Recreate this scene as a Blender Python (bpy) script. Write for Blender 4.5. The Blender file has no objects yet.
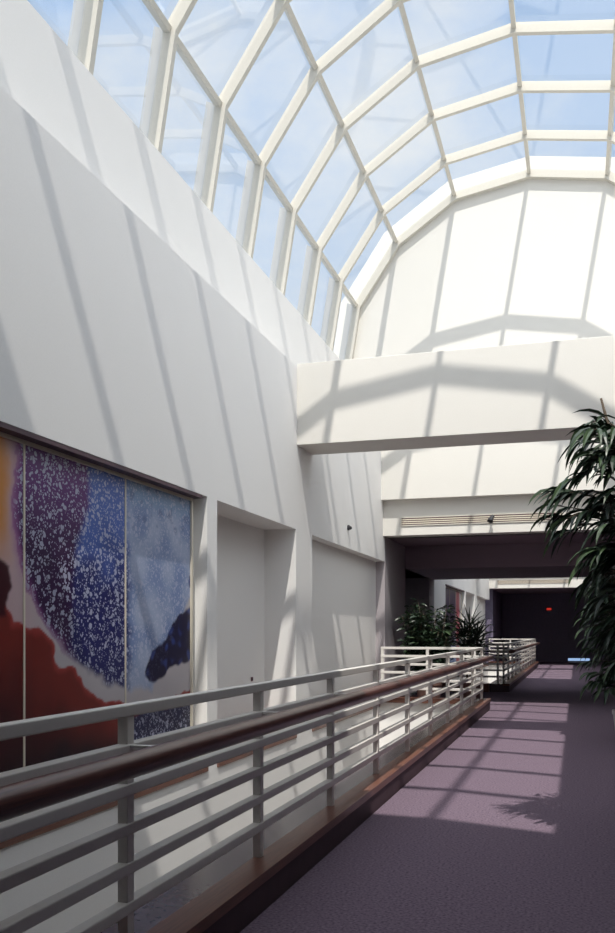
import bpy, math, random
from mathutils import Vector, Matrix, noise

# ------------------------------------------------------------------ camera, sky, sun, exposure
scene = bpy.context.scene
COL = scene.collection
F_PX = 899.0
YAW = math.atan(269.5 / F_PX)
cam_data = bpy.data.cameras.new('camera')
cam_data.sensor_width = 36.0
cam_data.sensor_fit = 'AUTO'
cam_data.lens = 36.0 * F_PX / 933.0
cam_data.shift_y = (632.0 - 466.5) / 933.0
cam_data.clip_start = 0.05
cam_data.clip_end = 500
cam = bpy.data.objects.new('camera', cam_data)
COL.objects.link(cam)
cam.location = (0, 0, 1.6)
cam.rotation_euler = (math.radians(90), 0, YAW)
scene.camera = cam

SUN_DIR = Vector((-0.165, 0.528, -1.0)).normalized()
sun_data = bpy.data.lights.new('sun', 'SUN')
sun_data.energy = 4.4
sun_data.angle = math.radians(0.6)
sun_data.color = (1.0, 0.94, 0.85)
sun = bpy.data.objects.new('sun', sun_data)
COL.objects.link(sun)
sun.rotation_euler = SUN_DIR.to_track_quat('-Z', 'Y').to_euler()
sun.location = (5, -10, 30)

world = bpy.data.worlds.new('sky')
scene.world = world
world.use_nodes = True
nt = world.node_tree
nt.nodes.clear()
N = nt.nodes.new
L = nt.links.new
w_out = N('ShaderNodeOutputWorld')
w_bg = N('ShaderNodeBackground')
w_bg.inputs['Strength'].default_value = 1.0
w_tc = N('ShaderNodeTexCoord')
w_map = N('ShaderNodeMapping')
w_map.inputs['Scale'].default_value = (1.0, 1.0, 1.6)
w_n = N('ShaderNodeTexNoise')
w_n.inputs['Scale'].default_value = 3.2
w_n.inputs['Detail'].default_value = 7
w_n.inputs['Roughness'].default_value = 0.55
w_sep = N('ShaderNodeSeparateXYZ')
w_grad = N('ShaderNodeValToRGB')
w_grad.color_ramp.elements[0].position = 0.0
w_grad.color_ramp.elements[0].color = (0.66, 0.82, 1.0, 1)
w_grad.color_ramp.elements[1].position = 0.9
w_grad.color_ramp.elements[1].color = (0.30, 0.54, 0.95, 1)
w_cl = N('ShaderNodeValToRGB')
w_cl.color_ramp.elements[0].position = 0.40
w_cl.color_ramp.elements[0].color = (0, 0, 0, 1)
w_cl.color_ramp.elements[1].position = 0.64
w_cl.color_ramp.elements[1].color = (1, 1, 1, 1)
w_mix = N('ShaderNodeMix')
w_mix.data_type = 'RGBA'
L(w_tc.outputs['Generated'], w_map.inputs['Vector'])
L(w_map.outputs['Vector'], w_n.inputs['Vector'])
L(w_n.outputs['Fac'], w_cl.inputs['Fac'])
L(w_tc.outputs['Generated'], w_sep.inputs['Vector'])
L(w_sep.outputs['Z'], w_grad.inputs['Fac'])
L(w_cl.outputs['Color'], w_mix.inputs[0])
L(w_grad.outputs['Color'], w_mix.inputs[6])
w_mix.inputs[7].default_value = (0.95, 0.98, 1.0, 1)
# the sky is brightest round the sun, behind and above the camera
w_dot = N('ShaderNodeVectorMath')
w_dot.operation = 'DOT_PRODUCT'
w_dot.inputs[1].default_value = tuple(-SUN_DIR)
w_glow = N('ShaderNodeMapRange')
w_glow.interpolation_type = 'SMOOTHSTEP'
w_glow.inputs['From Min'].default_value = 0.22
w_glow.inputs['From Max'].default_value = 0.95
w_glow.inputs['To Min'].default_value = 0.88
w_glow.inputs['To Max'].default_value = 2.05
L(w_tc.outputs['Generated'], w_dot.inputs[0])
L(w_dot.outputs['Value'], w_glow.inputs['Value'])
L(w_glow.outputs['Result'], w_bg.inputs['Strength'])
w_warm = N('ShaderNodeMix')
w_warm.data_type = 'RGBA'
w_warm.inputs[7].default_value = (0.90, 0.95, 1.0, 1)
w_wf = N('ShaderNodeMapRange')
w_wf.inputs['From Min'].default_value = 0.22
w_wf.inputs['From Max'].default_value = 0.7
L(w_dot.outputs['Value'], w_wf.inputs['Value'])
L(w_wf.outputs['Result'], w_warm.inputs[0])
L(w_mix.outputs[2], w_warm.inputs[6])
L(w_warm.outputs[2], w_bg.inputs['Color'])
L(w_bg.outputs['Background'], w_out.inputs['Surface'])

scene.view_settings.view_transform = 'Standard'
scene.view_settings.look = 'None'
scene.view_settings.gamma = 1.0
scene.view_settings.use_curve_mapping = False
scene.view_settings.exposure = 0.0
scene.cycles.max_bounces = 10
scene.cycles.diffuse_bounces = 6
scene.cycles.transparent_max_bounces = 24
scene.cycles.caustics_reflective = False
scene.cycles.caustics_refractive = False
scene.cycles.sample_clamp_indirect = 4.0

# ------------------------------------------------------------------ materials
def material(name, color, rough=0.6, spec=0.3, noise_scale=None, noise_amount=0.0, color2=None,
             bump=0.0, stretch=None, detail=4.0, metallic=0.0):
    m = bpy.data.materials.new(name)
    m.use_nodes = True
    t = m.node_tree
    b = t.nodes['Principled BSDF']
    b.inputs['Roughness'].default_value = rough
    b.inputs['Specular IOR Level'].default_value = spec
    b.inputs['Metallic'].default_value = metallic
    b.inputs['Base Color'].default_value = (*color, 1)
    if noise_scale:
        tc = t.nodes.new('ShaderNodeTexCoord')
        n = t.nodes.new('ShaderNodeTexNoise')
        n.inputs['Scale'].default_value = noise_scale
        n.inputs['Detail'].default_value = detail
        vec = tc.outputs['Object']
        if stretch:
            mp = t.nodes.new('ShaderNodeMapping')
            mp.inputs['Scale'].default_value = stretch
            t.links.new(vec, mp.inputs['Vector'])
            vec = mp.outputs['Vector']
        t.links.new(vec, n.inputs['Vector'])
        r = t.nodes.new('ShaderNodeValToRGB')
        c2 = color2 if color2 else tuple(c * (1 - noise_amount) for c in color)
        r.color_ramp.elements[0].position = 0.3
        r.color_ramp.elements[0].color = (*c2, 1)
        r.color_ramp.elements[1].position = 0.7
        r.color_ramp.elements[1].color = (*color, 1)
        t.links.new(n.outputs['Fac'], r.inputs['Fac'])
        t.links.new(r.outputs['Color'], b.inputs['Base Color'])
        if bump:
            bp = t.nodes.new('ShaderNodeBump')
            bp.inputs['Strength'].default_value = bump
            bp.inputs['Distance'].default_value = 0.01
            t.links.new(n.outputs['Fac'], bp.inputs['Height'])
            t.links.new(bp.outputs['Normal'], b.inputs['Normal'])
    return m

M = {}
M['plaster'] = material('white_plaster', (0.86, 0.845, 0.825), 0.85, 0.15, 60, 0.03, bump=0.08)
M['carpet'] = material('plum_carpet', (0.235, 0.178, 0.225), 0.98, 0.03, 55, 0.0, color2=(0.10, 0.072, 0.10), bump=0.5, detail=6)
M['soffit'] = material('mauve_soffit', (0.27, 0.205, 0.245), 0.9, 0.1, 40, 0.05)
M['dark_wall'] = material('dark_wall', (0.22, 0.19, 0.27), 0.8, 0.2, 8, 0.15)
M['dark_door'] = material('dark_door', (0.20, 0.175, 0.25), 0.6, 0.3, 6, 0.2)
M['frame'] = material('cream_painted_metal', (0.66, 0.625, 0.55), 0.5, 0.35, 25, 0.04)
M['rail'] = material('white_painted_metal', (0.72, 0.69, 0.65), 0.4, 0.4, 30, 0.04)
M['wood'] = material('red_brown_wood', (0.135, 0.055, 0.045), 0.3, 0.45, 9, 0.0, color2=(0.07, 0.03, 0.03), stretch=(14, 0.6, 14))
M['nosing'] = material('orange_brown_wood', (0.21, 0.092, 0.062), 0.35, 0.35, 7, 0.0, color2=(0.13, 0.055, 0.042), stretch=(14, 0.6, 14))
M['stone'] = material('grey_mauve_stone', (0.12, 0.083, 0.095), 0.22, 0.5, 30, 0.2)
M['plinth'] = material('dark_plum_plinth', (0.085, 0.05, 0.06), 0.6, 0.3, 8, 0.2)
M['alu'] = material('grey_aluminium', (0.40, 0.41, 0.42), 0.5, 0.4)
M['mauve_shade_wall'] = material('mauve_shade_plaster', (0.46, 0.42, 0.44), 0.85, 0.15, 40, 0.04)  # wall plaster darkened: shade by the bridging blocks put into the colour
M['sunlit_cream'] = material('sunlit_cream_plaster', (0.77, 0.745, 0.695), 0.85, 0.15, 60, 0.03, bump=0.08)  # warm cast of sunlight put into the plaster colour of end walls and beams
M['lower_floor'] = material('pale_stone_floor', (0.32, 0.30, 0.30), 0.6, 0.3, 5, 0.06)
M['unseen_wall'] = material('dark_brown_unseen_wall', (0.055, 0.04, 0.05), 0.6, 0.3, 3, 0.2)  # dark tone for unseen walls, so they bounce little light
M['leaf'] = material('dark_glossy_leaf', (0.032, 0.06, 0.034), 0.36, 0.5, 4, 0.0, color2=(0.016, 0.03, 0.018))
M['leaf_fresh'] = material('mid_green_leaf', (0.06, 0.10, 0.045), 0.4, 0.5, 5, 0.0, color2=(0.026, 0.048, 0.024))
M['bark'] = material('grey_brown_bark', (0.13, 0.10, 0.075), 0.85, 0.2, 12, 0.4, bump=0.4)
M['pot'] = material('pale_planter', (0.55, 0.52, 0.52), 0.5, 0.4, 10, 0.08)
M['pot_dark'] = material('brown_planter', (0.16, 0.09, 0.07), 0.5, 0.4, 10, 0.2)
M['soil'] = material('potting_soil', (0.05, 0.035, 0.025), 0.95, 0.1, 40, 0.4, bump=0.6)
M['black'] = material('black_metal', (0.03, 0.03, 0.035), 0.5, 0.4)
M['vent_dark'] = material('vent_shadow_gap', (0.16, 0.08, 0.10), 0.7, 0.2)
M['gilt'] = material('pale_gilt_frame', (0.72, 0.66, 0.54), 0.4, 0.4)
M['plum_strip'] = material('dark_plum_strip', (0.10, 0.06, 0.075), 0.5, 0.3)

def emission(name, color, strength):
    m = bpy.data.materials.new(name)
    m.use_nodes = True
    t = m.node_tree
    t.nodes.clear()
    o = t.nodes.new('ShaderNodeOutputMaterial')
    e = t.nodes.new('ShaderNodeEmission')
    e.inputs['Color'].default_value = (*color, 1)
    e.inputs['Strength'].default_value = strength
    t.links.new(e.outputs[0], o.inputs['Surface'])
    return m
M['red_lamp'] = emission('red_exit_lamp', (1.0, 0.06, 0.04), 0.45)

def glass(name, tint, gloss):
    m = bpy.data.materials.new(name)
    m.use_nodes = True
    t = m.node_tree
    t.nodes.clear()
    o = t.nodes.new('ShaderNodeOutputMaterial')
    tr = t.nodes.new('ShaderNodeBsdfTransparent')
    tr.inputs['Color'].default_value = (*tint, 1)
    gl = t.nodes.new('ShaderNodeBsdfGlossy')
    gl.inputs['Roughness'].default_value = 0.02
    gl.inputs['Color'].default_value = (1, 1, 1, 1)
    fr = t.nodes.new('ShaderNodeFresnel')
    fr.inputs['IOR'].default_value = 1.45
    mu = t.nodes.new('ShaderNodeMath')
    mu.operation = 'MULTIPLY'
    mu.inputs[1].default_value = gloss
    mx = t.nodes.new('ShaderNodeMixShader')
    t.links.new(fr.outputs[0], mu.inputs[0])
    t.links.new(mu.outputs[0], mx.inputs['Fac'])
    t.links.new(tr.outputs[0], mx.inputs[1])
    t.links.new(gl.outputs[0], mx.inputs[2])
    t.links.new(mx.outputs[0], o.inputs['Surface'])
    return m
M['glass'] = glass('clear_roof_glass', (0.94, 0.96, 0.98), 0.2)
M['door_glass'] = glass('blue_door_glass', (0.72, 0.82, 0.95), 0.5)

# ------------------------------------------------------------------ mesh helpers
class MB:
    def __init__(self):
        self.v, self.f, self.mi = [], [], []
    def add(self, verts, faces, mi=0):
        o = len(self.v)
        self.v += [tuple(p) for p in verts]
        for f in faces:
            self.f.append(tuple(i + o for i in f))
            self.mi.append(mi)
    def box(self, x0, x1, y0, y1, z0, z1, mi=0):
        self.add([(x0, y0, z0), (x1, y0, z0), (x1, y1, z0), (x0, y1, z0),
                  (x0, y0, z1), (x1, y0, z1), (x1, y1, z1), (x0, y1, z1)],
                 [(0, 3, 2, 1), (4, 5, 6, 7), (0, 1, 5, 4), (1, 2, 6, 5), (2, 3, 7, 6), (3, 0, 4, 7)], mi)
    def prism_y(self, prof, y0, y1, mi=0):          # prof: XZ outline
        n = len(prof)
        self.add([(x, y0, z) for x, z in prof] + [(x, y1, z) for x, z in prof],
                 [tuple(range(n))[::-1], tuple(range(n, 2 * n))] +
                 [(i, (i + 1) % n, n + (i + 1) % n, n + i) for i in range(n)], mi)
    def tube(self, pts, radii, sides=8, mi=0, caps=True):
        rings = []
        for i, p in enumerate(pts):
            p = Vector(p)
            a = Vector(pts[max(i - 1, 0)])
            b = Vector(pts[min(i + 1, len(pts) - 1)])
            t = (b - a).normalized()
            up = Vector((0, 0, 1)) if abs(t.z) < 0.95 else Vector((1, 0, 0))
            s = t.cross(up).normalized()
            u = s.cross(t).normalized()
            r = radii[i] if isinstance(radii, (list, tuple)) else radii
            rings.append([p + (s * math.cos(2 * math.pi * k / sides) + u * math.sin(2 * math.pi * k / sides)) * r
                          for k in range(sides)])
        vs = [q for ring in rings for q in ring]
        fs = []
        for i in range(len(rings) - 1):
            for k in range(sides):
                k2 = (k + 1) % sides
                fs.append((i * sides + k, i * sides + k2, (i + 1) * sides + k2, (i + 1) * sides + k))
        if caps:
            fs.append(tuple(range(sides))[::-1])
            fs.append(tuple((len(rings) - 1) * sides + k for k in range(sides)))
        self.add(vs, fs, mi)
    def lathe(self, prof, cx, cy, seg=28, mi=0):      # prof: (r, z)
        vs, fs = [], []
        for r, z in prof:
            for k in range(seg):
                a = 2 * math.pi * k / seg
                vs.append((cx + r * math.cos(a), cy + r * math.sin(a), z))
        for i in range(len(prof) - 1):
            for k in range(seg):
                k2 = (k + 1) % seg
                fs.append((i * seg + k, i * seg + k2, (i + 1) * seg + k2, (i + 1) * seg + k))
        fs.append(tuple(range(seg))[::-1])
        fs.append(tuple((len(prof) - 1) * seg + k for k in range(seg)))
        self.add(vs, fs, mi)
    def build(self, name, mats, parent=None, smooth=False, bevel=0.0, origin=None):
        me = bpy.data.meshes.new(name)
        vs = self.v
        off = Vector((0, 0, 0))
        if origin is not None:
            off = Vector(origin)
            vs = [(x - off.x, y - off.y, z - off.z) for x, y, z in vs]
        me.from_pydata(vs, [], self.f)
        if not isinstance(mats, (list, tuple)):
            mats = [mats]
        for m in mats:
            me.materials.append(m)
        me.polygons.foreach_set('material_index', self.mi)
        if smooth:
            me.polygons.foreach_set('use_smooth', [True] * len(me.polygons))
        me.update()
        o = bpy.data.objects.new(name, me)
        COL.objects.link(o)
        if parent is not None:
            o.parent = parent
        if origin is not None:
            o.location = off
        if bevel:
            b = o.modifiers.new('bevel', 'BEVEL')
            b.width = bevel
            b.segments = 2
            b.limit_method = 'ANGLE'
        return o

def structure(mb, name, mats, **k):
    o = mb.build(name, mats, **k)
    o['kind'] = 'structure'
    return o

def thing(name, label, cat, loc, group=None):
    o = bpy.data.objects.new(name, None)
    o.empty_display_size = 0.2
    o.location = loc
    COL.objects.link(o)
    o['label'] = label
    o['category'] = cat
    if group:
        o['group'] = group
    return o

_trim = [0]
def trim(mb, mats, **k):
    _trim[0] += 1
    return structure(mb, 'trim_%d' % _trim[0], mats, **k)

# ------------------------------------------------------------------ the atrium, one bay 24.4 m long, twice
MOD = 24.4
HEAD, RIDGE, SILL = 3.13, 5.55, 7.24
XL, XSILL = -4.0, -4.70
XC = -0.95
NODES_L = [(-4.93, 7.20), (-4.68, 8.74), (-3.78, 10.05), (-2.51, 10.90), (-0.95, 11.16)]
ARCH = NODES_L + [(2 * XC - x, z) for x, z in NODES_L[-2::-1]]
XR = 0.735                                            # face of the right upper wall
BAY = 1.578
RIBS = [19.2 - BAY * k for k in range(12)]            # 19.2 down to 1.84
VOID0, VOID1 = 0.1, 18.8
B0, B1 = 4.39, 5.60                                   # cross beams
SOF = 3.67                                            # underside of the bridging blocks
END = 50.0

def offset_arch(d):
    out = []
    n = len(ARCH)
    for i in range(n):
        p = Vector(ARCH[i])
        dirs = []
        if i > 0:
            dirs.append((p - Vector(ARCH[i - 1])).normalized())
        if i < n - 1:
            dirs.append((Vector(ARCH[i + 1]) - p).normalized())
        nn = [Vector((-t.y, t.x)) for t in dirs]
        m = sum(nn, Vector((0, 0))).normalized()
        s = d / max(m.dot(nn[0]), 0.3)
        out.append(p + m * s)
    return out

# floor: carpeted slab with the two wells left open
fl = MB()
fl.box(-1.72, 4.5, -6, END, -0.4, 0)
fl.box(-8, -1.72, -6, VOID0, -0.4, 0)
fl.box(-8, -1.72, VOID1, VOID0 + MOD, -0.4, 0)
fl.box(-8, -1.72, VOID1 + MOD, END, -0.4, 0)
structure(fl, 'floor', M['carpet'])

lo = MB()
lo.box(-5, -2.0, -1, END, -3.8, -3.6)
structure(lo, 'floor_lower', M['lower_floor'])

def left_wall(oy, name):
    a, b = oy - 5.2, oy + 19.2
    w = MB()
    w.box(-5.1, XL, a, oy + 1.84, HEAD, RIDGE, 1)
    w.box(-5.1, XL, oy + 1.84, b, HEAD, RIDGE)                                     # panel above the recesses
    w.box(-5.1, XL, a, b, -3.6, 0.03)                                      # below floor level
    door = (oy - 2.75, oy + 0.9)
    w.box(-5.1, XL, a, door[0], 0.03, HEAD, 1)
    w.box(-5.1, XL, door[1], oy + 1.84, 0.03, HEAD, 1)
    w.box(-5.1, XL, oy + 1.84, oy + 4.2, 0.03, HEAD)
    w.box(-5.1, XL, oy + 9.4, oy + 9.69, 0.03, HEAD)                       # slim pier
    w.box(-5.1, XL, oy + 12.75, oy + 13.6, 0.03, HEAD)                     # pier under the beam
    w.box(-5.1, XL - 0.2, oy + 4.2, oy + 9.4, 0.03, HEAD)
    w.box(-5.1, XL - 0.5, oy + 9.69, oy + 12.75, 0.03, HEAD)
    w.box(-5.1, XL - 0.2, oy + 13.6, b, 0.03, HEAD)
    w.box(-5.1, XSILL, oy + 1.84, b, RIDGE, SILL)                          # set-back strip under the glass
    structure(w, name, [M['plaster'], M['mauve_shade_wall']])
    s = MB()
    for y0, y1, d in ((4.2, 9.4, 0.2), (9.69, 12.75, 0.5), (13.6, 19.2, 0.2)):
        s.box(XL - d, XL + 0.015, oy + y0, oy + y1, 0.03, 0.11)
    trim(s, M['nosing'])
left_wall(0, 'wall_left')
left_wall(MOD, 'wall_left_far')

# dark rooms behind the doorways of the left wall
dk = MB()
for oy in (0, MOD):
    dk.box(-8.0, -7.9, oy - 5.2, oy + 3, 0, SOF)
    dk.box(-7.9, -5.1, oy - 3.2, oy - 3.0, 0, SOF)
    dk.box(-7.9, -5.1, oy + 1.2, oy + 1.4, 0, SOF)
    dk.box(-8.0, -5.1, oy - 5.2, oy + 3, HEAD, HEAD + 0.1)
structure(dk, 'wall_side_rooms', M['dark_wall'])

def right_wall(oy, name):
    a, b = oy - 5.2, oy + 19.2
    w = MB()
    w.box(XR, XR + 0.25, oy + 1.84, b, SOF, RIDGE)
    w.box(XR + 0.25, 4.5, oy + 1.84, b, SOF, SOF + 0.25)
    w.box(XR + 0.25, 3.3, oy + 1.84, b, RIDGE - 0.2, RIDGE)
    x = 2 * XC
    w.box(x - XSILL, 3.3, oy + 1.84, b, RIDGE, SILL)
    structure(w, name, M['plaster'])
right_wall(0, 'wall_right')
right_wall(MOD, 'wall_right_far')
rw = MB()
rw.box(1.7, 1.9, -6, END, -0.4, SOF + 0.25)  # unseen wall, set close and dark to cut bounce light on the railing
structure(rw, 'wall_right_unseen', M['unseen_wall'])
bw = MB()
bw.box(-8, 4.7, -6.2, -6.0, 0, RIDGE)
structure(bw, 'wall_back', M['unseen_wall'])

# bridging blocks (low ceilings) between the glazed bays
def block(oy, name, y0=None):
    a = oy - 5.2 if y0 is None else y0
    c = MB()
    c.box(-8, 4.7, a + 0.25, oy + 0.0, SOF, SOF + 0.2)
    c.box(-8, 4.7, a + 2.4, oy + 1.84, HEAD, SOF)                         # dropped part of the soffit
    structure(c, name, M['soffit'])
    r = MB()
    r.box(-8, 4.7, a + 0.3, oy + 1.84, 5.7, 5.95)                          # roof
    return r
structure(block(0, 'ceiling', -6.2), 'roof', M['plaster'])
structure(block(MOD, 'ceiling_middle'), 'roof_middle', M['plaster'])
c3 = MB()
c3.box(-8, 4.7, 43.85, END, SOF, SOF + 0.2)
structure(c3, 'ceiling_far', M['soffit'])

def end_walls(oy, name):
    # big arched wall that closes a glazed bay, its lower band set back and cut by a vent
    y = oy + 19.2
    out = offset_arch(0.32)
    pr = [(out[0].x, B0 + 0.03)] + [(p.x, p.y) for p in out] + [(out[-1].x, B0 + 0.03)]
    w = MB()
    w.prism_y(pr[::-1], y, y + 0.35)
    w.box(-5.1, 1.7, y - 0.17, y + 0.5, SOF, B0 + 0.03)
    w.box(XL, XR, y - 0.37, y, B0 + 0.03, B1)                              # shallow beam against the wall
    structure(w, name, M['sunlit_cream'])
end_walls(0, 'wall_end')
end_walls(MOD, 'wall_end_far')
def gable(oy, name):
    y = oy + 1.84
    out = offset_arch(0.32)
    pr = [(out[0].x, RIDGE)] + [(p.x, p.y) for p in out] + [(out[-1].x, RIDGE)]
    w = MB()
    w.prism_y(pr[::-1], y - 0.35, y - 0.05)
    w.box(-5.1, 4.5, y - 0.35, y - 0.05, SOF, RIDGE)
    structure(w, name, M['plaster'])
gable(0, 'wall_gable')
gable(MOD, 'wall_gable_far')

# closing wall far down the corridor
fw = MB()
fw.box(-8, -0.46, END, END + 0.2, 0, SOF + 0.2)
fw.box(0.65, 4.7, END, END + 0.2, 0, SOF + 0.2)
fw.box(-0.46, 0.65, END, END + 0.2, 2.1, SOF + 0.2)
fw.box(-8, -3.9, 44.2, END, 0, SOF)
structure(fw, 'wall_far', M['dark_wall'])
d2 = MB()
d2.box(-0.46, 0.65, END + 0.04, END + 0.1, 0.20, 2.1)
d2.box(-0.46, 0.65, END + 0.04, END + 0.1, 0.0, 0.06)
dd = structure(d2, 'door_1', M['dark_door'])
g = MB()
g.box(-0.46, 0.65, END + 0.06, END + 0.08, 0.06, 0.20)
g.build('low_glass_panel', M['door_glass'], dd)

# beams across the glazed bays
for oy in (0, MOD):
    bm_ = MB()
    bm_.box(XL, XR, oy + 12.8, oy + 13.6, B0, B1)
    trim(bm_, M['sunlit_cream'], bevel=0.006)

# ------------------------------------------------------------------ barrel vault: ribs, purlins, panes
def vault(oy, first):
    inn = offset_arch(-0.16)
    inp = offset_arch(-0.09)
    wn = first
    for k, ry in enumerate(RIBS):
        r = MB()
        y0, y1 = oy + ry - 0.042, oy + ry + 0.042
        if k == 0:
            y0, y1 = oy + ry - 0.12, oy + ry - 0.002
        n = len(ARCH)
        vs, fs = [], []
        for i in range(n):
            a, b = Vector(ARCH[i]), inn[i]
            vs += [(a.x, y0, a.y), (b.x, y0, b.y), (b.x, y1, b.y), (a.x, y1, a.y)]
        for i in range(n - 1):
            for q in range(4):
                q2 = (q + 1) % 4
                fs.append((i * 4 + q, i * 4 + q2, i * 4 + 4 + q2, i * 4 + 4 + q))
        fs += [(0, 3, 2, 1), tuple((n - 1) * 4 + q for q in (0, 1, 2, 3))]
        r.add(vs, fs)
        out_ = offset_arch(0.14)
        for i in (0, n - 2):                          # outer fin of the upright foot
            q = [Vector(ARCH[i]), Vector(ARCH[i + 1]), out_[i + 1], out_[i]]
            r.prism_y([(c.x, c.y) for c in q], y0 + 0.012, y1 - 0.012, 1)
        trim(r, [M['frame'], M['alu']])
    ya, yb = oy + RIBS[-1], oy + RIBS[0]
    for i, (x, z) in enumerate(ARCH):                 # purlins along the nodes
        if i in (0, len(ARCH) - 1):
            continue
        p = MB()
        m = (inp[i] - Vector((x, z))).normalized()
        t = Vector((-m.y, m.x))
        o = Vector((x, z))
        w, d = 0.035, 0.10
        q = [o - t * w, o + t * w, o + t * w + m * d, o - t * w + m * d]
        p.prism_y([(c.x, c.y) for c in q], ya, yb)
        trim(p, M['frame'])
    gl_ = offset_arch(-0.03)
    for k in range(len(RIBS) - 1):
        y1, y0 = oy + RIBS[k] - 0.05, oy + RIBS[k + 1] + 0.05
        wmb = MB()
        for i in range(len(ARCH) - 1):
            a, b = gl_[i], gl_[i + 1]
            wmb.add([(a.x, y0, a.y), (b.x, y0, b.y), (b.x, y1, b.y), (a.x, y1, a.y)], [(0, 1, 2, 3)])
        structure(wmb, 'window_%d' % wn, M['glass'])
        wn += 1
    return wn
nxt = vault(0, 1)
vault(MOD, nxt)

# ------------------------------------------------------------------ ledges round the wells
for oy in (0, MOD):
    y0, y1 = oy + VOID0, oy + VOID1
    e = MB()
    e.box(-2.25, -1.90, y0, y1 + 0.2, -0.4, 0.21, 1)
    e.box(-1.90, -1.72, y0, y1 + 0.2, 0.16, 0.22, 0)
    e.box(-1.90, -1.73, y0, y1 + 0.2, -0.02, 0.16, 2)
    e.box(-4.0, -2.25, y1 - 0.25, y1 + 0.2, 0.12, 0.22, 0)
    e.box(-4.0, -2.25, y0 - 0.2, y0 + 0.25, -0.02, 0.22, 0)
    trim(e, [M['nosing'], M['stone'], M['plinth']])
    v = MB()
    v.box(-4.0, -2.25, y1 - 0.15, y1 + 0.1, -3.6, 0.12)
    v.box(-4.0, -2.25, y0 - 0.1, y0 + 0.15, -3.6, -0.02)
    v.box(-2.25, -2.0, y0, y1, -3.6, -0.4)
    structure(v, 'wall_well' if oy == 0 else 'wall_well_far', M['plaster'])

# ------------------------------------------------------------------ railings
RT = [1.286, 1.115, 0.944, 0.773, 0.602, 0.431]
def side_railing(oy, label, ys, handrail=True):
    y0, y1 = oy + VOID0, oy + VOID1
    t = thing('railing', label, 'railing', (-1.88, (y0 + y1) / 2, 0.22), 'railings round the open wells')
    c = Vector(t.location)
    for z in RT:
        m = MB()
        m.box(-1.88 - 0.03, -1.88 + 0.03, y0, y1, z - 0.052, z)
        m.build('rail', M['rail'], t, bevel=0.006).matrix_parent_inverse = Matrix.Translation(-c)
    for y in ys:
        m = MB()
        m.box(-1.88 - 0.025, -1.88 + 0.025, oy + y - 0.03, oy + y + 0.03, 0.215, RT[0] - 0.03)
        m.build('post', M['rail'], t, bevel=0.004).matrix_parent_inverse = Matrix.Translation(-c)
    h = MB()
    pts = [(-1.70, y0 + i * (y1 + 0.12 - y0) / 12, 1.07) for i in range(13)]
    h.tube(pts, 0.052, 14)
    ho = h.build('handrail', M['wood'], t, smooth=False)
    ho.matrix_parent_inverse = Matrix.Translation(-c)
    ho['label'] = 'round red-brown wooden handrail'
    for p in ho.data.polygons:
        p.use_smooth = len(p.vertices) == 4
    for y in ys:
        b = MB()
        b.box(-1.86, -1.72, oy + y - 0.02, oy + y + 0.02, 1.098, 1.110)
        b.box(-1.735, -1.72, oy + y - 0.015, oy + y + 0.015, 1.07, 1.104)
        bo = b.build('bracket', M['rail'], ho)
    return t
POSTS = [0.13 + 1.695 * k for k in range(12)]
side_railing(0, 'long white metal railing with round wooden handrail beside the carpet, nearest the camera', POSTS)
side_railing(MOD, 'far white railing with wooden handrail running along the second well', POSTS)

def cross_railing(y, label):
    t = thing('railing', label, 'railing', (-2.95, y, 0.22), 'railings round the open wells')
    c = Vector(t.location)
    for z in RT:
        m = MB()
        m.box(-3.995, -1.915, y - 0.03, y + 0.03, z - 0.052, z)
        m.build('rail', M['rail'], t, bevel=0.006).matrix_parent_inverse = Matrix.Translation(-c)
    for x in (-3.96, -3.0, -2.03):
        m = MB()
        m.box(x - 0.03, x + 0.03, y - 0.025, y + 0.025, 0.215, RT[0] - 0.03)
        m.build('post', M['rail'], t, bevel=0.004).matrix_parent_inverse = Matrix.Translation(-c)
cross_railing(VOID1 - 0.04, 'short white cross railing in front of the two potted shrubs')
cross_railing(VOID0 + MOD, 'dark backlit cross railing at the near end of the far well')
cross_railing(VOID1 + MOD - 0.04, 'short cross railing at the distant end of the far well')

# ------------------------------------------------------------------ paintings
def inside(poly, x, y):
    c = False
    n = len(poly)
    j = n - 1
    for i in range(n):
        xi, yi = poly[i]
        xj, yj = poly[j]
        if (yi > y) != (yj > y) and x < (xj - xi) * (y - yi) / (yj - yi) + xi:
            c = not c
        j = i
    return c
def edge_dist(poly, x, y):
    best = 9
    n = len(poly)
    for i in range(n):
        ax, ay = poly[i]
        bx, by = poly[(i + 1) % n]
        dx, dy = bx - ax, by - ay
        tt = max(0, min(1, ((x - ax) * dx + (y - ay) * dy) / (dx * dx + dy * dy + 1e-9)))
        best = min(best, math.hypot(x - ax - tt * dx, y - ay - tt * dy))
    return best
def sd(poly, x, y):
    d = edge_dist(poly, x, y)
    return d if inside(poly, x, y) else -d
def sstep(a, b, x):
    t = max(0, min(1, (x - a) / (b - a)))
    return t * t * (3 - 2 * t)
def lerp(a, b, t):
    return tuple(p + (q - p) * t for p, q in zip(a, b))

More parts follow.
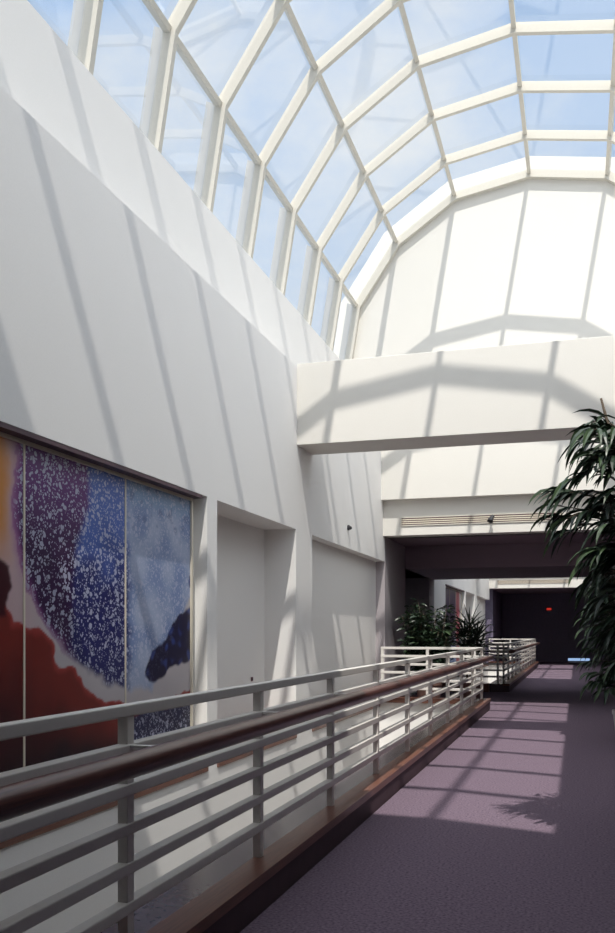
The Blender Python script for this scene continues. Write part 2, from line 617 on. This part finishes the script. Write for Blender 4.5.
SPECK = [(6.02, 3.2), (7.71, 3.2), (9.5, 3.2), (9.5, 2.2), (9.15, 1.95), (8.6, 1.35), (8.25, 1.02), (7.71, 1.05), (7.44, 1.10), (7.09, 1.22), (6.84, 1.34),
         (6.57, 1.50), (6.38, 1.65), (6.24, 1.80), (6.11, 1.98), (6.02, 2.2), (5.97, 2.5), (5.97, 2.9)]
RED = [(4.3, 1.95), (5.84, 1.84), (5.94, 1.72), (6.07, 1.68), (6.31, 1.58), (6.46, 1.52), (6.5, 1.41), (6.6, 1.33), (6.79, 1.29),
       (6.92, 1.18), (7.09, 1.07), (7.44, 0.95), (7.71, 0.91), (8.15, 0.88), (8.73, 0.92), (9.5, 1.0), (9.5, 0.0), (4.3, 0.0)]
BLOB = [(9.5, 2.2), (9.19, 1.9), (8.85, 1.76), (8.56, 1.52), (8.3, 1.42), (8.13, 1.2), (8.21, 1.12), (8.49, 1.12), (8.77, 1.25), (9.5, 1.31)]
EDGE = [(9.5, 2.87), (9.26, 2.57), (9.19, 2.18), (9.24, 1.9), (9.5, 1.9)]
NAVY = [(7.80, 0.80), (8.3, 0.84), (8.6, 0.80), (9.0, 0.88), (9.5, 0.87), (9.5, 0.0), (7.78, 0.0)]
MAROON = [(4.3, 2.3), (5.5, 2.3), (5.86, 2.12), (5.92, 1.95), (5.86, 1.72), (4.3, 1.7)]

def pigment(x, y):
    n1 = noise.noise(Vector((x * 3.1, y * 3.1, 0.3)))
    n2 = noise.noise(Vector((x * 9, y * 9, 4.1)))
    n3 = noise.noise(Vector((x * 26, y * 26, 8.7)))
    wx = x + 0.05 * n1 + 0.035 * n2 + 0.012 * n3
    wy = y + 0.05 * noise.noise(Vector((x * 3.1, y * 3.1, 7.3))) + 0.035 * noise.noise(Vector((x * 9, y * 9, 11.3)))
    # cream ground with pink bleeding towards the left
    c = lerp((0.50, 0.46, 0.48), (0.55, 0.40, 0.42), sstep(6.6, 5.9, x))
    fleck = 0.0
    # orange and magenta stain on the left
    s = sstep(2.0, 2.5, wy) * sstep(5.98, 5.78, wx)
    c = lerp(c, (0.62, 0.25, 0.06), s)
    m = sstep(0.16, 0.0, abs(wx - 6.03)) * sstep(1.9, 2.4, y)
    c = lerp(c, (0.30, 0.09, 0.28), m * 0.8)
    d = sd(SPECK, wx, wy)
    k = sstep(-0.03, 0.05, d)
    if k > 0:
        purple = lerp((0.035, 0.009, 0.055), (0.12, 0.03, 0.17), sstep(2.2, 2.9, y))
        blue = lerp((0.015, 0.016, 0.11), (0.075, 0.14, 0.45), sstep(1.9, 2.7, y + 0.25 * n1))
        pale = lerp((0.19, 0.26, 0.46), (0.36, 0.42, 0.58), sstep(-0.4, 0.4, n1))
        pale = lerp(pale, (0.20, 0.31, 0.50), sstep(2.75, 2.95, y))
        b_edge = 7.03 - 0.30 * sstep(2.9, 1.9, y)
        cc = lerp(purple, blue, sstep(b_edge - 0.05, b_edge + 0.10, wx))
        cc = lerp(cc, pale, sstep(7.66, 7.86, wx + 0.05 * n2))
        c = lerp(c, cc, k)
        fleck = k * (1.0 if wx < 7.75 else 0.75)
        streak = sstep(0.18, 0.42, n2) * sstep(2.5, 2.7, y) * sstep(7.7, 7.8, x)
        c = lerp(c, (0.10, 0.14, 0.30), 0.6 * streak)
        c = lerp(c, (0.24, 0.06, 0.24), 0.6 * sstep(0.10, 0.0, abs(d)) * sstep(7.0, 6.4, x))
    d = sd(RED, wx, wy)
    k = sstep(-0.008, 0.010, d)
    if k > 0:
        rr = lerp((0.19, 0.025, 0.02), (0.055, 0.009, 0.012), sstep(0.15, 0.75, d + 0.2 * n1))
        rr = lerp(rr, (0.36, 0.05, 0.045), sstep(0.07, 0.0, d))
        rr = lerp(rr, (0.012, 0.008, 0.014), sstep(0.85, 0.45, y + 0.15 * n1))
        c = lerp(c, rr, k)
        fleck *= 1 - k
    d = max(sd(BLOB, wx, wy), sd(EDGE, wx, wy))
    k = sstep(-0.015, 0.02, d)
    if k > 0:
        c = lerp(c, lerp((0.010, 0.008, 0.04), (0.03, 0.05, 0.20), sstep(0.1, 0.5, n2)), k)
        fleck *= 1 - 0.9 * k
    d = sd(NAVY, wx, wy)
    k = sstep(-0.01, 0.03, d)
    if k > 0:
        c = lerp(c, (0.008, 0.010, 0.05), k)
        fleck = max(fleck, k * 0.8 * sstep(0.1, -0.3, y - 0.9))
    d = sd(MAROON, wx, wy)
    c = lerp(c, (0.05, 0.008, 0.015), sstep(-0.01, 0.03, d))
    return c, fleck

def pigment_far(x, y):
    n1 = noise.noise(Vector((x * 1.4, y * 1.4, 2.3)))
    n2 = noise.noise(Vector((x * 5, y * 5, 6.1)))
    wx = x + 0.25 * n1 + 0.1 * n2
    c = (0.55, 0.52, 0.52)
    c = lerp(c, (0.55, 0.22, 0.10), sstep(5.2, 4.9, wx) * sstep(3.3, 2.6, y) * 0.9)
    k = sstep(5.0, 5.2, wx) * sstep(7.9, 7.6, wx) * sstep(0.9, 1.3, y + 0.3 * n1)
    c = lerp(c, (0.07, 0.04, 0.09), k)
    c = lerp(c, (0.22, 0.32, 0.60), sstep(1.35, 1.0, y + 0.3 * n1) * sstep(4.9, 5.4, wx))
    c = lerp(c, (0.42, 0.07, 0.10), sstep(7.7, 7.95, wx) * sstep(8.9, 8.6, wx))
    return c, 0.0

pm = bpy.data.materials.new('poured_pigment_canvas')
pm.use_nodes = True
pt = pm.node_tree
pb = pt.nodes['Principled BSDF']
pb.inputs['Roughness'].default_value = 0.35
pb.inputs['Specular IOR Level'].default_value = 0.3
a1 = pt.nodes.new('ShaderNodeAttribute'); a1.attribute_name = 'pigment'
tcp = pt.nodes.new('ShaderNodeTexCoord')
def speck_layer(scale, thr, seed):
    nz = pt.nodes.new('ShaderNodeTexNoise')
    nz.inputs['Scale'].default_value = 9.0
    add = pt.nodes.new('ShaderNodeVectorMath'); add.operation = 'MULTIPLY_ADD'
    add.inputs[1].default_value = (0.06, 0.06, 0.06)
    vo = pt.nodes.new('ShaderNodeTexVoronoi')
    vo.inputs['Scale'].default_value = scale
    mp = pt.nodes.new('ShaderNodeMapping')
    mp.inputs['Location'].default_value = (seed, seed * 1.7, seed * 0.3)
    pt.links.new(tcp.outputs['Object'], nz.inputs['Vector'])
    pt.links.new(nz.outputs['Color'], add.inputs[0])
    pt.links.new(tcp.outputs['Object'], add.inputs[2])
    pt.links.new(add.outputs[0], mp.inputs['Vector'])
    pt.links.new(mp.outputs[0], vo.inputs['Vector'])
    wn_ = pt.nodes.new('ShaderNodeSeparateColor')
    pt.links.new(vo.outputs['Color'], wn_.inputs[0])
    r = pt.nodes.new('ShaderNodeMath'); r.operation = 'MULTIPLY'; r.inputs[1].default_value = thr
    pt.links.new(wn_.outputs[0], r.inputs[0])
    lt = pt.nodes.new('ShaderNodeMath'); lt.operation = 'LESS_THAN'
    pt.links.new(vo.outputs['Distance'], lt.inputs[0])
    pt.links.new(r.outputs[0], lt.inputs[1])
    return lt
s1 = speck_layer(19, 0.55, 0.0)
s2 = speck_layer(40, 0.60, 3.1)
mxs = pt.nodes.new('ShaderNodeMath'); mxs.operation = 'MAXIMUM'
pt.links.new(s1.outputs[0], mxs.inputs[0]); pt.links.new(s2.outputs[0], mxs.inputs[1])
mul = pt.nodes.new('ShaderNodeMath'); mul.operation = 'MULTIPLY'
pt.links.new(mxs.outputs[0], mul.inputs[0]); pt.links.new(a1.outputs['Alpha'], mul.inputs[1])
mul2 = pt.nodes.new('ShaderNodeMath'); mul2.operation = 'MULTIPLY'; mul2.inputs[1].default_value = 0.8
pt.links.new(mul.outputs[0], mul2.inputs[0])
pmix = pt.nodes.new('ShaderNodeMix'); pmix.data_type = 'RGBA'
pt.links.new(mul2.outputs[0], pmix.inputs[0])
pt.links.new(a1.outputs['Color'], pmix.inputs[6])
pmix.inputs[7].default_value = (0.50, 0.52, 0.66, 1)
pt.links.new(pmix.outputs[2], pb.inputs['Base Color'])

def painting(oy, fn, label, nx, nz):
    t = thing('painting', label, 'painting', (XL - 0.17, oy + 6.89, 0.12))
    c = Vector(t.location)
    inv = Matrix.Translation(-c)
    X = XL - 0.125
    z0, z1 = 0.16, 3.06
    for k in range(3):
        ya, yb = 4.43 + 1.64 * k + 0.012, 4.43 + 1.64 * (k + 1) - 0.012
        if k == 2:
            yb = 9.21
        vs, cols, fs = [], [], []
        for j in range(nz + 1):
            for i in range(nx + 1):
                y = ya + (yb - ya) * i / nx
                z = z0 + (z1 - z0) * j / nz
                vs.append((X, oy + y, z))
                p, fk = fn(y, z)
                cols += [p[0], p[1], p[2], fk]
        for j in range(nz):
            for i in range(nx):
                a = j * (nx + 1) + i
                fs.append((a, a + 1, a + nx + 2, a + nx + 1))
        n = len(vs)
        vs += [(X - 0.05, oy + ya, z0), (X - 0.05, oy + yb, z0), (X - 0.05, oy + yb, z1), (X - 0.05, oy + ya, z1)]
        cols += [0.3, 0.3, 0.3, 0.0] * 4
        cr = [0, nx, (nz + 1) * (nx + 1) - 1, nz * (nx + 1)]
        fs += [(n, n + 3, n + 2, n + 1)]
        me = bpy.data.meshes.new('canvas_panel')
        me.from_pydata(vs, [], fs)
        at = me.color_attributes.new('pigment', 'FLOAT_COLOR', 'POINT')
        at.data.foreach_set('color', cols)
        me.materials.append(pm)
        o = bpy.data.objects.new('canvas_panel', me)
        COL.objects.link(o)
        o.parent = t
        o.matrix_parent_inverse = inv
    f = MB()
    f.box(X - 0.05, X + 0.02, oy + 4.40, oy + 9.25, z1, z1 + 0.03, 0)
    f.box(X - 0.05, X + 0.02, oy + 4.40, oy + 9.25, z0 - 0.03, z0, 0)
    f.box(X - 0.05, X + 0.02, oy + 9.21, oy + 9.25, z0, z1, 0)
    f.box(X - 0.05, X + 0.02, oy + 4.40, oy + 4.43, z0, z1, 0)
    for k in (1, 2):
        f.box(X - 0.05, X + 0.006, oy + 4.43 + 1.64 * k - 0.012, oy + 4.43 + 1.64 * k + 0.012, z0, z1, 0)
    f.build('frame', M['gilt'], t).matrix_parent_inverse = inv
    h = MB()
    h.box(X - 0.05, XL - 0.002, oy + 4.36, oy + 9.27, z1 + 0.03, HEAD - 0.002, 0)  # dark plum strip filling the gap between painting and recess head
    h.build('top_dark_strip', M['plum_strip'], t).matrix_parent_inverse = inv
painting(0, pigment, 'huge abstract three-panel painting of speckled purple, blue and red on the left wall', 110, 190)
painting(MOD, pigment_far, 'distant abstract painting with dark shape beyond the potted shrubs', 50, 60)

# ------------------------------------------------------------------ vents and small fittings
def vent(oy, label):
    y = oy + 19.03
    t = thing('vent_grille', label, 'vent', (-1.95, y, 3.95), 'long air vents on the end bands')
    inv = Matrix.Translation(-Vector(t.location))
    f = MB()
    f.box(-3.62, -0.28, y - 0.02, y, 4.035, 4.055)
    f.box(-3.62, -0.28, y - 0.02, y, 3.865, 3.885)
    f.box(-3.62, -3.60, y - 0.02, y, 3.885, 4.035)
    f.box(-0.30, -0.28, y - 0.02, y, 3.885, 4.035)
    f.build('frame', M['frame'], t).matrix_parent_inverse = inv
    b = MB()
    b.box(-3.60, -0.30, y - 0.006, y - 0.001, 3.885, 4.035)
    b.build('backing', M['vent_dark'], t).matrix_parent_inverse = inv
    for k in range(3):
        s = MB()
        z = 3.905 + 0.042 * k
        s.box(-3.60, -0.30, y - 0.018, y - 0.008, z, z + 0.022)
        s.build('slat', M['gilt'], t).matrix_parent_inverse = inv
vent(0, 'long slatted air vent on the white band left of the big plant')
vent(MOD, 'distant air vent on the lit band above the dark far corridor')

t = thing('spotlight', 'small dark spotlight hanging on the long air vent', 'spotlight', (-1.68, 18.91, 3.98))
m = MB(); m.tube([(0, 0.09, 0.03), (0, 0.0, 0.03), (0, -0.03, 0.0)], 0.02, 8); m.build('arm', M['black'], t)
m = MB(); m.tube([(0.02, -0.02, 0.02), (-0.02, -0.07, -0.05), (-0.035, -0.10, -0.10)], [0.035, 0.05, 0.065], 12); m.build('lamp_head', M['black'], t)

t = thing('wall_sensor', 'small dark round sensor on the left wall behind the beam', 'sensor', (XL, 15.9, 3.50))
m = MB(); m.tube([(0.0, 0, 0), (0.03, 0, 0)], 0.05, 12); m.build('base', M['black'], t)
m = MB(); m.tube([(0.03, 0, 0), (0.06, 0, -0.01), (0.075, 0, -0.015)], [0.038, 0.03, 0.012], 12); m.build('lens', M['black'], t)

t = thing('wall_switch', 'tiny dark switch plate low in the recess right of the big painting', 'switch', (XL - 0.5, 12.2, 0.92))
m = MB(); m.box(0, 0.012, -0.035, 0.035, -0.03, 0.03); m.build('plate', M['vent_dark'], t, bevel=0.003)
m = MB(); m.box(0.012, 0.02, -0.01, 0.01, -0.012, 0.012); m.build('toggle', M['black'], t)

t = thing('exit_lamp', 'small glowing red lamp at the dark far end of the corridor', 'lamp', (-1.44, END - 0.001, 2.77))
m = MB(); m.box(-0.15, 0.15, -0.08, 0.0, -0.02, 0.14); m.build('housing', M['black'], t)
m = MB(); m.box(-0.12, 0.12, -0.09, -0.08, 0.0, 0.12); m.build('red_lens', M['red_lamp'], t)

# ------------------------------------------------------------------ plants
def leaf(mb, base, d, length, width, droop, rnd, mi=0, segs=5, fold=0.25):
    """one curved, folded, pointed leaf that starts along d and bends down"""
    d = d.normalized()
    p = Vector(base)
    side = d.cross(Vector((0, 0, 1)))
    if side.length < 0.05:
        side = Vector((1, 0, 0))
    side.normalize()
    roll = rnd.uniform(-0.9, 0.9)
    rows = []
    prof = [0.10, 0.72, 1.0, 0.86, 0.5, 0.0] if segs == 5 else [0.15, 1.0, 0.75, 0.0]
    for i in range(segs + 1):
        u = i / segs
        up = side.cross(d).normalized()
        s = side * math.cos(roll) + up * math.sin(roll)
        nrm = s.cross(d).normalized()
        w = width * 0.5 * prof[i]
        rows.append((p + s * w + nrm * w * fold * 2, p.copy(), p - s * w + nrm * w * fold * 2))
        p = p + d * (length / segs)
        d = (d + Vector((0, 0, -1)) * droop / segs).normalized()
        ns = d.cross(Vector((0, 0, 1)))
        if ns.length > 0.05:
            ns.normalize()
            if ns.dot(side) < 0:
                ns = -ns
            side = (side * 0.6 + ns * 0.4).normalized()
    vs, fs = [], []
    for r in rows[:-1]:
        vs += list(r)
    tip = len(vs)
    vs.append(rows[-1][1])
    for i in range(segs - 1):
        a = i * 3
        fs += [(a, a + 1, a + 4, a + 3), (a + 1, a + 2, a + 5, a + 4)]
    a = (segs - 1) * 3
    fs += [(a, a + 1, tip), (a + 1, a + 2, tip)]
    mb.add(vs, fs, mi)

def bend(a, b, sag, n=7):
    a, b = Vector(a), Vector(b)
    return [a.lerp(b, i / n) + Vector((0, 0, sag * math.sin(math.pi * i / n))) for i in range(n + 1)]

def pot(parent, r, h, mat, prof=None):
    m = MB()
    m.lathe([(r * 0.72, 0.0), (r * 0.78, 0.02), (r * 0.95, h - 0.07), (r, h - 0.06), (r, h), (r * 0.9, h), (r * 0.88, h - 0.05)], 0, 0)
    p = m.build('pot', mat, parent, smooth=False)
    m = MB()
    m.lathe([(r * 0.87, h - 0.07), (r * 0.85, h - 0.045), (0.02, h - 0.035)], 0, 0)
    m.build('soil', M['soil'], p)

def ficus(name, label, base, pot_r, pot_h, leader, tips, seed, leaf_len, leaf_w, spacing, potmat, extra=0, xlim=None, zlo=1.2, xl=None):
    rnd = random.Random(seed)
    t = thing(name, label, 'potted tree', base)
    B = Vector(base)
    pot(t, pot_r, pot_h, potmat)
    lead = [Vector(p) - B for p in leader]
    trunk = MB()
    trunk.tube(lead, [0.035 - 0.027 * i / (len(lead) - 1) for i in range(len(lead))], 8)
    trunk.tube([Vector((0.05, 0.04, pot_h - 0.06)), Vector((0.09, 0.1, 1.1)), lead[-2] + Vector((0.1, 0.15, -0.3))], [0.028, 0.022, 0.008], 8)
    br, lf = MB(), MB()
    def along(z):
        for i in range(len(lead) - 1):
            if lead[i].z <= z <= lead[i + 1].z:
                return lead[i].lerp(lead[i + 1], (z - lead[i].z) / max(1e-6, lead[i + 1].z - lead[i].z))
        return lead[-1]
    ends = [Vector(p) - B for p in tips]
    z0, z1 = zlo, lead[-1].z
    for _ in range(extra):
        z = rnd.uniform(z0, z1 - 0.25)
        a = rnd.uniform(0, 2 * math.pi)
        r = rnd.uniform(0.25, 0.62)
        e = along(z) + Vector((math.cos(a) * r, math.sin(a) * r * 1.1, rnd.uniform(-0.05, 0.2)))
        if (e.x + B.x) / (e.y + B.y) * 7 < 0.12:
            e.x = 0.12 * (e.y + B.y) / 7 - B.x + rnd.uniform(0, 0.2)
        ends.append(e)
    for e in ends:
        st = along(max(pot_h + 0.1, e.z - rnd.uniform(0.15, 0.4)))
        pts = bend(st, e, rnd.uniform(0.08, 0.18))
        br.tube(pts, [0.010 - 0.007 * i / (len(pts) - 1) for i in range(len(pts))], 5)
        ln = sum((pts[i + 1] - pts[i]).length for i in range(len(pts) - 1))
        n = max(5, int(ln / spacing))
        for k in range(n):
            u = 0.22 + 0.78 * (k + rnd.random() * 0.5) / n
            f = u * (len(pts) - 1)
            i = min(int(f), len(pts) - 2)
            p = pts[i].lerp(pts[i + 1], f - i)
            d = (pts[i + 1] - pts[i]).normalized()
            sd_ = d.cross(Vector((0, 0, 1))).normalized() * (1 if k % 2 else -1)
            dd_ = d * rnd.uniform(0.5, 1.0) + sd_ * rnd.uniform(0.25, 0.8) + Vector((0, 0, rnd.uniform(-0.35, 0.3)))
            ll = leaf_len * rnd.uniform(0.7, 1.15)
            if xlim is not None:
                q = p + B + dd_.normalized() * ll
                lim = -9 if xl is None else next(b for a, b in xl if q.z > a)
                if q.x > xlim or q.x / q.y * 7 < lim:
                    continue
            leaf(lf, p, dd_, ll, leaf_w * rnd.uniform(0.8, 1.15), rnd.uniform(0.9, 2.2), rnd, mi=0 if rnd.random() < 0.75 else 1)
        leaf(lf, pts[-1], (pts[-1] - pts[-2]), leaf_len * 0.8, leaf_w, 1.8, rnd, mi=1)
    trunk.build('trunk', M['bark'], t, smooth=True)
    br.build('branches', M['bark'], t, smooth=True)
    lf.build('foliage', [M['leaf'], M['leaf_fresh']], t)
    return t

ficus('ficus_tree', 'tall potted tree with long drooping leaves at the right edge, nearest the camera',
      (0.80, 7.05, 0.0), 0.24, 0.42,
      [(0.80, 7.05, 0.36), (0.72, 7.05, 1.0), (0.60, 7.02, 1.8), (0.45, 7.0, 2.5), (0.24, 7.0, 3.05), (0.17, 7.0, 3.33)],
      [(0.10, 6.95, 3.14), (0.03, 7.0, 3.02), (0.06, 6.85, 2.95), (0.1, 7.2, 2.9), (0.2, 7.05, 3.14), (0.3, 6.9, 3.08), (-0.10, 6.95, 2.70), (-0.16, 7.05, 2.67), (-0.12, 6.9, 2.60),
       (-0.15, 7.1, 2.56), (-0.16, 7.0, 2.47), (-0.08, 6.8, 2.42), (-0.1, 7.1, 2.34), (0.16, 6.9, 2.2), (0.08, 6.95, 2.12),
       (0.15, 7.0, 2.05), (0.08, 7.15, 1.98), (0.2, 6.9, 1.85), (0.15, 7.05, 1.78), (0.25, 7.0, 1.6), (0.2, 7.2, 1.55), (0.3, 6.9, 1.4),
       (0.35, 7.1, 3.0), (0.4, 6.8, 2.8), (0.3, 6.75, 2.6), (0.35, 7.2, 2.4), (0.3, 6.8, 2.2), (0.4, 6.9, 2.0)],
      11, 0.31, 0.041, 0.055, M['pot_dark'], extra=46, xlim=1.5, zlo=1.35, xl=((2.8, -0.2), (2.15, -0.40), (-9, -0.08)))

ficus('ficus_tree', 'second potted tree in pale pot, standing deeper in shade behind the nearest tree',
      (0.76, 13.9, 0.0), 0.27, 0.46,
      [(0.76, 13.9, 0.40), (0.74, 13.9, 1.0), (0.62, 13.88, 1.8), (0.5, 13.85, 2.4), (0.42, 13.85, 2.95)],
      [(0.22, 13.9, 2.2), (0.18, 13.8, 2.0), (0.12, 13.95, 1.8), (0.12, 13.8, 1.65), (0.15, 13.9, 1.5), (0.2, 13.8, 1.35),
       (0.15, 14.0, 1.15), (0.2, 13.7, 1.0), (0.2, 13.8, 0.85), (0.35, 13.6, 0.75), (0.35, 13.9, 2.5), (0.28, 13.9, 2.4),
       (0.3, 13.6, 1.9), (0.3, 14.1, 1.6), (0.35, 13.7, 1.3), (0.45, 13.65, 1.0)],
      23, 0.30, 0.05, 0.05, M['pot'], extra=60, xlim=1.6, zlo=0.7, xl=((-9, -0.07),))

def bush(label, base, height, rad, seed):
    """rounded bushy shrub with short oval leaves"""
    rnd = random.Random(seed)
    t = thing('potted_shrub', label, 'potted plant', base, None)
    pot(t, 0.30, 0.48, M['pot_dark'])
    st, lf = MB(), MB()
    for k in range(64):
        a = rnd.uniform(0, 2 * math.pi)
        r = rad * math.sqrt(rnd.random())
        top = Vector((math.cos(a) * r, math.sin(a) * r * 0.75, 0.85 + (height - 0.95) * rnd.uniform(0.25, 1.0) * (1 - 0.22 * (r / rad) ** 2)))
        s0 = Vector((rnd.uniform(-0.15, 0.15), rnd.uniform(-0.15, 0.15), 0.43))
        mid = s0.lerp(top, 0.55) + Vector((math.cos(a), math.sin(a), 0)) * 0.05
        pts = [s0, mid, top]
        st.tube(pts, [0.012, 0.008, 0.004], 5)
        for j in range(52):
            u = rnd.uniform(0.25, 1.0)
            p = (s0.lerp(mid, u / 0.55) if u < 0.55 else mid.lerp(top, (u - 0.55) / 0.45))
            aa = rnd.uniform(0, 2 * math.pi)
            d = Vector((math.cos(aa), math.sin(aa), rnd.uniform(-0.3, 0.7)))
            leaf(lf, p + d * 0.04, d, rnd.uniform(0.12, 0.2), rnd.uniform(0.05, 0.075), rnd.uniform(0.3, 1.3), rnd, mi=1 if rnd.random() < 0.35 else 0, segs=3)
    st.build('stems', M['bark'], t, smooth=True)
    lf.build('foliage', [M['leaf'], M['leaf_fresh']], t)

def spiky(label, base, height, seed):
    """plant with rosettes of long stiff pointed leaves"""
    rnd = random.Random(seed)
    t = thing('potted_palm', label, 'potted plant', base)
    pot(t, 0.27, 0.45, M['pot_dark'])
    st, lf = MB(), MB()
    heads = [(0.0, 0.0, height - 0.55), (-0.16, 0.1, height - 0.75), (0.17, -0.08, height - 0.8), (0.02, 0.12, height - 1.0), (-0.1, -0.1, height - 1.05), (0.18, 0.1, height - 1.1)]
    for hx, hy, hz in heads:
        st.tube([Vector((hx * 0.4, hy * 0.4, 0.40)), Vector((hx * 0.8, hy * 0.8, (0.4 + hz) / 2)), Vector((hx, hy, hz))], [0.02, 0.016, 0.014], 6)
        for k in range(34):
            a = k * 2.399 + rnd.uniform(-0.2, 0.2)
            el = 1.25 - 1.35 * k / 34
            d = Vector((math.cos(a) * math.cos(el), math.sin(a) * math.cos(el), math.sin(el)))
            leaf(lf, Vector((hx, hy, hz - 0.18 + 0.18 * (1 - k / 34))), d, rnd.uniform(0.48, 0.66), 0.045, rnd.uniform(0.4, 1.0), rnd, mi=0 if rnd.random() < 0.8 else 1)
    st.build('stems', M['bark'], t, smooth=True)
    lf.build('foliage', [M['leaf'], M['leaf_fresh']], t)

bush('bushy round-leaved potted shrub behind the cross railing, left of the spiky palm', (-3.17, 20.0, 0.0), 2.58, 0.60, 5)
spiky('spiky long-leaved potted palm behind the cross railing, right of the bushy shrub', (-2.42, 21.45, 0.0), 2.28, 8)
